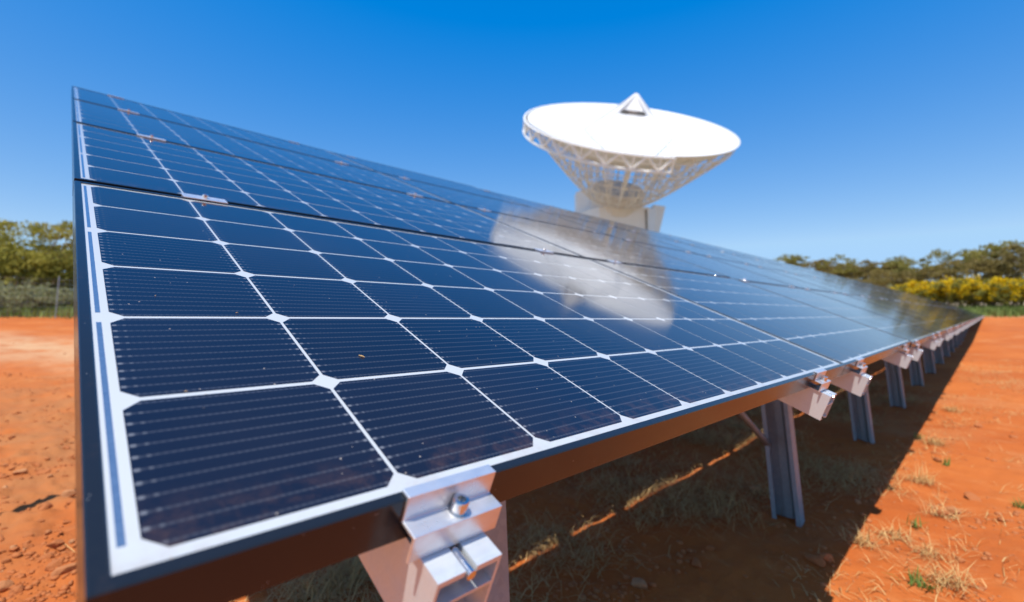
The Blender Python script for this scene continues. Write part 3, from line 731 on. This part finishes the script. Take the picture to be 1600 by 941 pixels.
o = link('dry_grass', blade_mesh('dry_grass', v_, f_, M['straw'])); tag(o, 'thin scattered dry straw on the sunlit dirt beside the array shadow', 'grass', kind='stuff')
# verge of green grass before the far bushes
cent = [polar(a_ * .5, g.uniform(46, 58)) for a_ in range(76, 112) for _ in range(10)]
v_, f_ = blades(cent, 12000, .5, .9, .03, .35, 6)
o = link('verge_grass', blade_mesh('verge_grass', v_, f_, M['verge'])); tag(o, 'strip of fresh green grass in front of the yellow wattles', 'grass', kind='stuff')
cent = [polar(-54 + i * .5, g.uniform(30, 40)) for i in range(36) for _ in range(8)]
v_, f_ = blades(cent, 12000, .45, .8, .02, .35, 8)
o = link('verge_grass', blade_mesh('verge_grass', v_, f_, M['verge'])); tag(o, 'green and straw coloured grass along the wire fence', 'grass', kind='stuff')
def px_ground(x, y):
    d = Vector(((x - 800) / 736.41, 1, -(y - 427.6) / 736.41)); c_, s_ = math.cos(PITCH), math.sin(PITCH)
    d = Vector((d.x, d.y * c_ - d.z * s_, d.y * s_ + d.z * c_)); t = -CAMH / d.z; return d.x * t, d.y * t
def tuft(name, x, y, n, h, sp, wd, droop, mat, label, cat, group, seed):
    v, f = blades([(x, y)], n, h, sp, wd, droop, seed); o = empty(name, (x, y, gz(x, y))); v = v - np.array(o.location)
    link('blades', blade_mesh(name, v, f, mat), o); tag(o, label, cat, group)
for i, (a_, b_) in enumerate([(1425, 915), (1450, 922), (1433, 830), (1478, 730), (1595, 797), (1437, 693)]):
    tuft('green_weed', *px_ground(a_, b_), 20, .06, .014, .003, .5, M['weed'], 'small fresh green weed sprouting from the red dirt by the array shadow', 'weed', 'green weeds in the dirt', 60 + i)
for i, (a_, b_, n_, h_) in enumerate([(1480, 918, 100, .13), (1395, 845, 60, .11), (1450, 870, 60, .12), (1440, 760, 110, .14), (1460, 700, 140, .13), (1475, 815, 70, .13), (1345, 850, 80, .13), (1490, 650, 130, .12), (520, 925, 200, .10), (560, 905, 220, .11), (480, 935, 150, .10)]):
    tuft('straw_tuft', *px_ground(a_, b_), n_, h_, .035, .0016, 1.1, M['straw'], 'tuft of dry straw lying on sunlit red dirt', 'straw', 'straw tufts on the dirt', 90 + i)
def rock_mesh(seed, sub=2):
    bm = bmesh.new(); bmesh.ops.create_icosphere(bm, subdivisions=sub, radius=1); g_ = random.Random(seed)
    dirs = [(Vector((g_.gauss(0, 1), g_.gauss(0, 1), g_.gauss(0, 1))).normalized(), g_.uniform(.45, .8)) for _ in range(9)]
    for v in bm.verts:
        p_ = v.co.copy()
        for d_, k_ in dirs:
            e = p_.dot(d_) - k_
            if e > 0: p_ -= d_ * e * .9
        v.co = Vector((p_.x, p_.y * .8, p_.z * .6))
    me = bpy.data.meshes.new('stone'); bm.to_mesh(me); bm.free(); me.materials.append(M['stone']); return me
ROCK = [rock_mesh(i) for i in range(6)]
def stone(x, y, r, label, group):
    o = link('stone', random.choice(ROCK)); o.location = (x, y, gz(x, y) + r * .18); o.rotation_euler = (random.uniform(-.3, .3), random.uniform(-.3, .3), random.uniform(0, 6.3)); o.scale = (r, r, r * random.uniform(.7, 1.1)); tag(o, label, 'stone', group)
for a_, b_, r in [(1528, 673, .055), (1476, 812, .06), (1490, 806, .05), (1465, 724, .04), (1520, 782, .05), (1362, 740, .03), (1585, 690, .04), (1500, 880, .03), (1565, 820, .03)]:
    stone(*px_ground(a_, b_), r, 'pale orange stone on the sunlit dirt beside the array shadow', 'stones in the sun by the shadow edge')
for a_, b_, r in [(1000, 920, .05), (1090, 885, .035), (1275, 880, .05), (1290, 876, .045), (1180, 770, .05), (1110, 860, .025), (1060, 870, .02), (1340, 790, .03)]:
    stone(*px_ground(a_, b_), r, 'dark red stone lying in the shade under the array', 'stones in the array shade')
for _ in range(120):
    a_, b_ = random.uniform(-60, 112), random.uniform(560, 938)
    stone(*px_ground(a_, b_), random.uniform(.012, .026) if _ % 3 else random.uniform(.025, .05), 'rough red clod lying on the churned dirt past the array end', 'clods past the array end')
def pebbles(n, fx, seed, r0, r1):
    g_ = np.random.default_rng(seed); bm = bmesh.new(); bmesh.ops.create_icosphere(bm, subdivisions=1, radius=1)
    base = np.array([v.co[:] for v in bm.verts]); tri = np.array([[v.index for v in f.verts] for f in bm.faces]); bm.free()
    xy = fx(g_, n); r = r0 * (r1 / r0) ** (g_.random(n) ** 2.2)
    sc = np.stack([r * g_.uniform(.8, 1.3, n), r * g_.uniform(.7, 1.1, n), r * g_.uniform(.45, .8, n)], -1)
    jit = g_.uniform(.75, 1.2, (n, len(base), 1)); a = g_.uniform(0, 6.28, n); p_ = base[None] * jit * sc[:, None]
    ca, sa = np.cos(a)[:, None], np.sin(a)[:, None]; X = p_[..., 0] * ca - p_[..., 1] * sa + xy[:, :1]; Y = p_[..., 0] * sa + p_[..., 1] * ca + xy[:, 1:2]
    Z = p_[..., 2] + (ground_h(xy[:, 0], xy[:, 1]) + r * .15)[:, None]
    v = np.stack([X, Y, Z], -1).reshape(-1, 3); f = (tri[None] + (np.arange(n) * len(base))[:, None, None]).reshape(-1, 3)
    me = bpy.data.meshes.new('pebbles'); me.vertices.add(len(v)); me.vertices.foreach_set('co', v.ravel()); me.loops.add(f.size); me.loops.foreach_set('vertex_index', f.ravel().astype(np.int32))
    me.polygons.add(len(f)); me.polygons.foreach_set('loop_start', np.arange(0, f.size, 3, dtype=np.int32)); me.update(calc_edges=True); me.materials.append(M['stone']); return me
def fan(a0, a1, d0, d1):
    def fn(g_, n):
        a = np.radians(g_.uniform(a0, a1, n)); d = d0 * (d1 / d0) ** g_.random(n); q = np.stack([d * np.sin(a), d * np.cos(a)], -1)
        ok = vnoise(q[:, 0] * 2.3, q[:, 1] * 2.3, 21) * .7 + vnoise(q[:, 0] * 7, q[:, 1] * 7, 22) * .5 > .52 + .25 * g_.random(n)
        q[~ok] = q[ok][g_.integers(0, ok.sum(), (~ok).sum())] + g_.normal(size=((~ok).sum(), 2)) * .06
        return q
    return fn
o = link('pebbles', pebbles(9000, fan(-56, -30, 1.6, 12), 1, .003, .020)); tag(o, 'loose red pebbles and crumbs on the dirt past the array end', 'pebbles', kind='stuff')
o = link('pebbles', pebbles(6500, fan(-5, 52, 1.5, 16), 2, .004, .018)); tag(o, 'loose red pebbles on the dirt under and beside the array', 'pebbles', kind='stuff')

# flecks of straw and a seed blown onto the near panel
for i, (a_, b_, ln, lab) in enumerate([(565, 558, .0075, 'tiny straw fleck'), (370, 490, .003, 'tiny pale seed'), (243, 463, .003, 'tiny brown leaf crumb'), (290, 613, .0028, 'tiny yellow seed')]):
    d_ = Vector(((a_ - 800) / 736.41, 1, -(b_ - 427.6) / 736.41)); c_, s_ = math.cos(PITCH), math.sin(PITCH)
    d_ = Vector((d_.x, d_.y * c_ - d_.z * s_, d_.y * s_ + d_.z * c_)); o_ = Vector((0, 0, CAMH))
    p_ = o_ + d_ * ((ORG - o_).dot(Nv) / d_.dot(Nv)); ang = [.9, .2, 2.1, .5][i]
    e_ = (Uv * math.cos(ang) - Vv * math.sin(ang)) * ln
    mb = MB(); mb.tube(p_ - e_ * .5 + Nv * .0009, p_ + e_ * .1 + Nv * .0013, ln * .07, ln * .13, k=6); mb.tube(p_ + e_ * .1 + Nv * .0013, p_ + e_ * .5 + Nv * .0009, ln * .13, ln * .05, k=6)
    o = mb.build('debris_fleck', M['straw']); tag(o, lab + [' lying on a cell in the second row of the lowest first panel', ' lying beside a cell corner in the third row of cells', ' lying on a third-row cell close to the panel end', ' stuck on the white line between first and second cell rows'][i], 'debris', 'flecks on the glass')
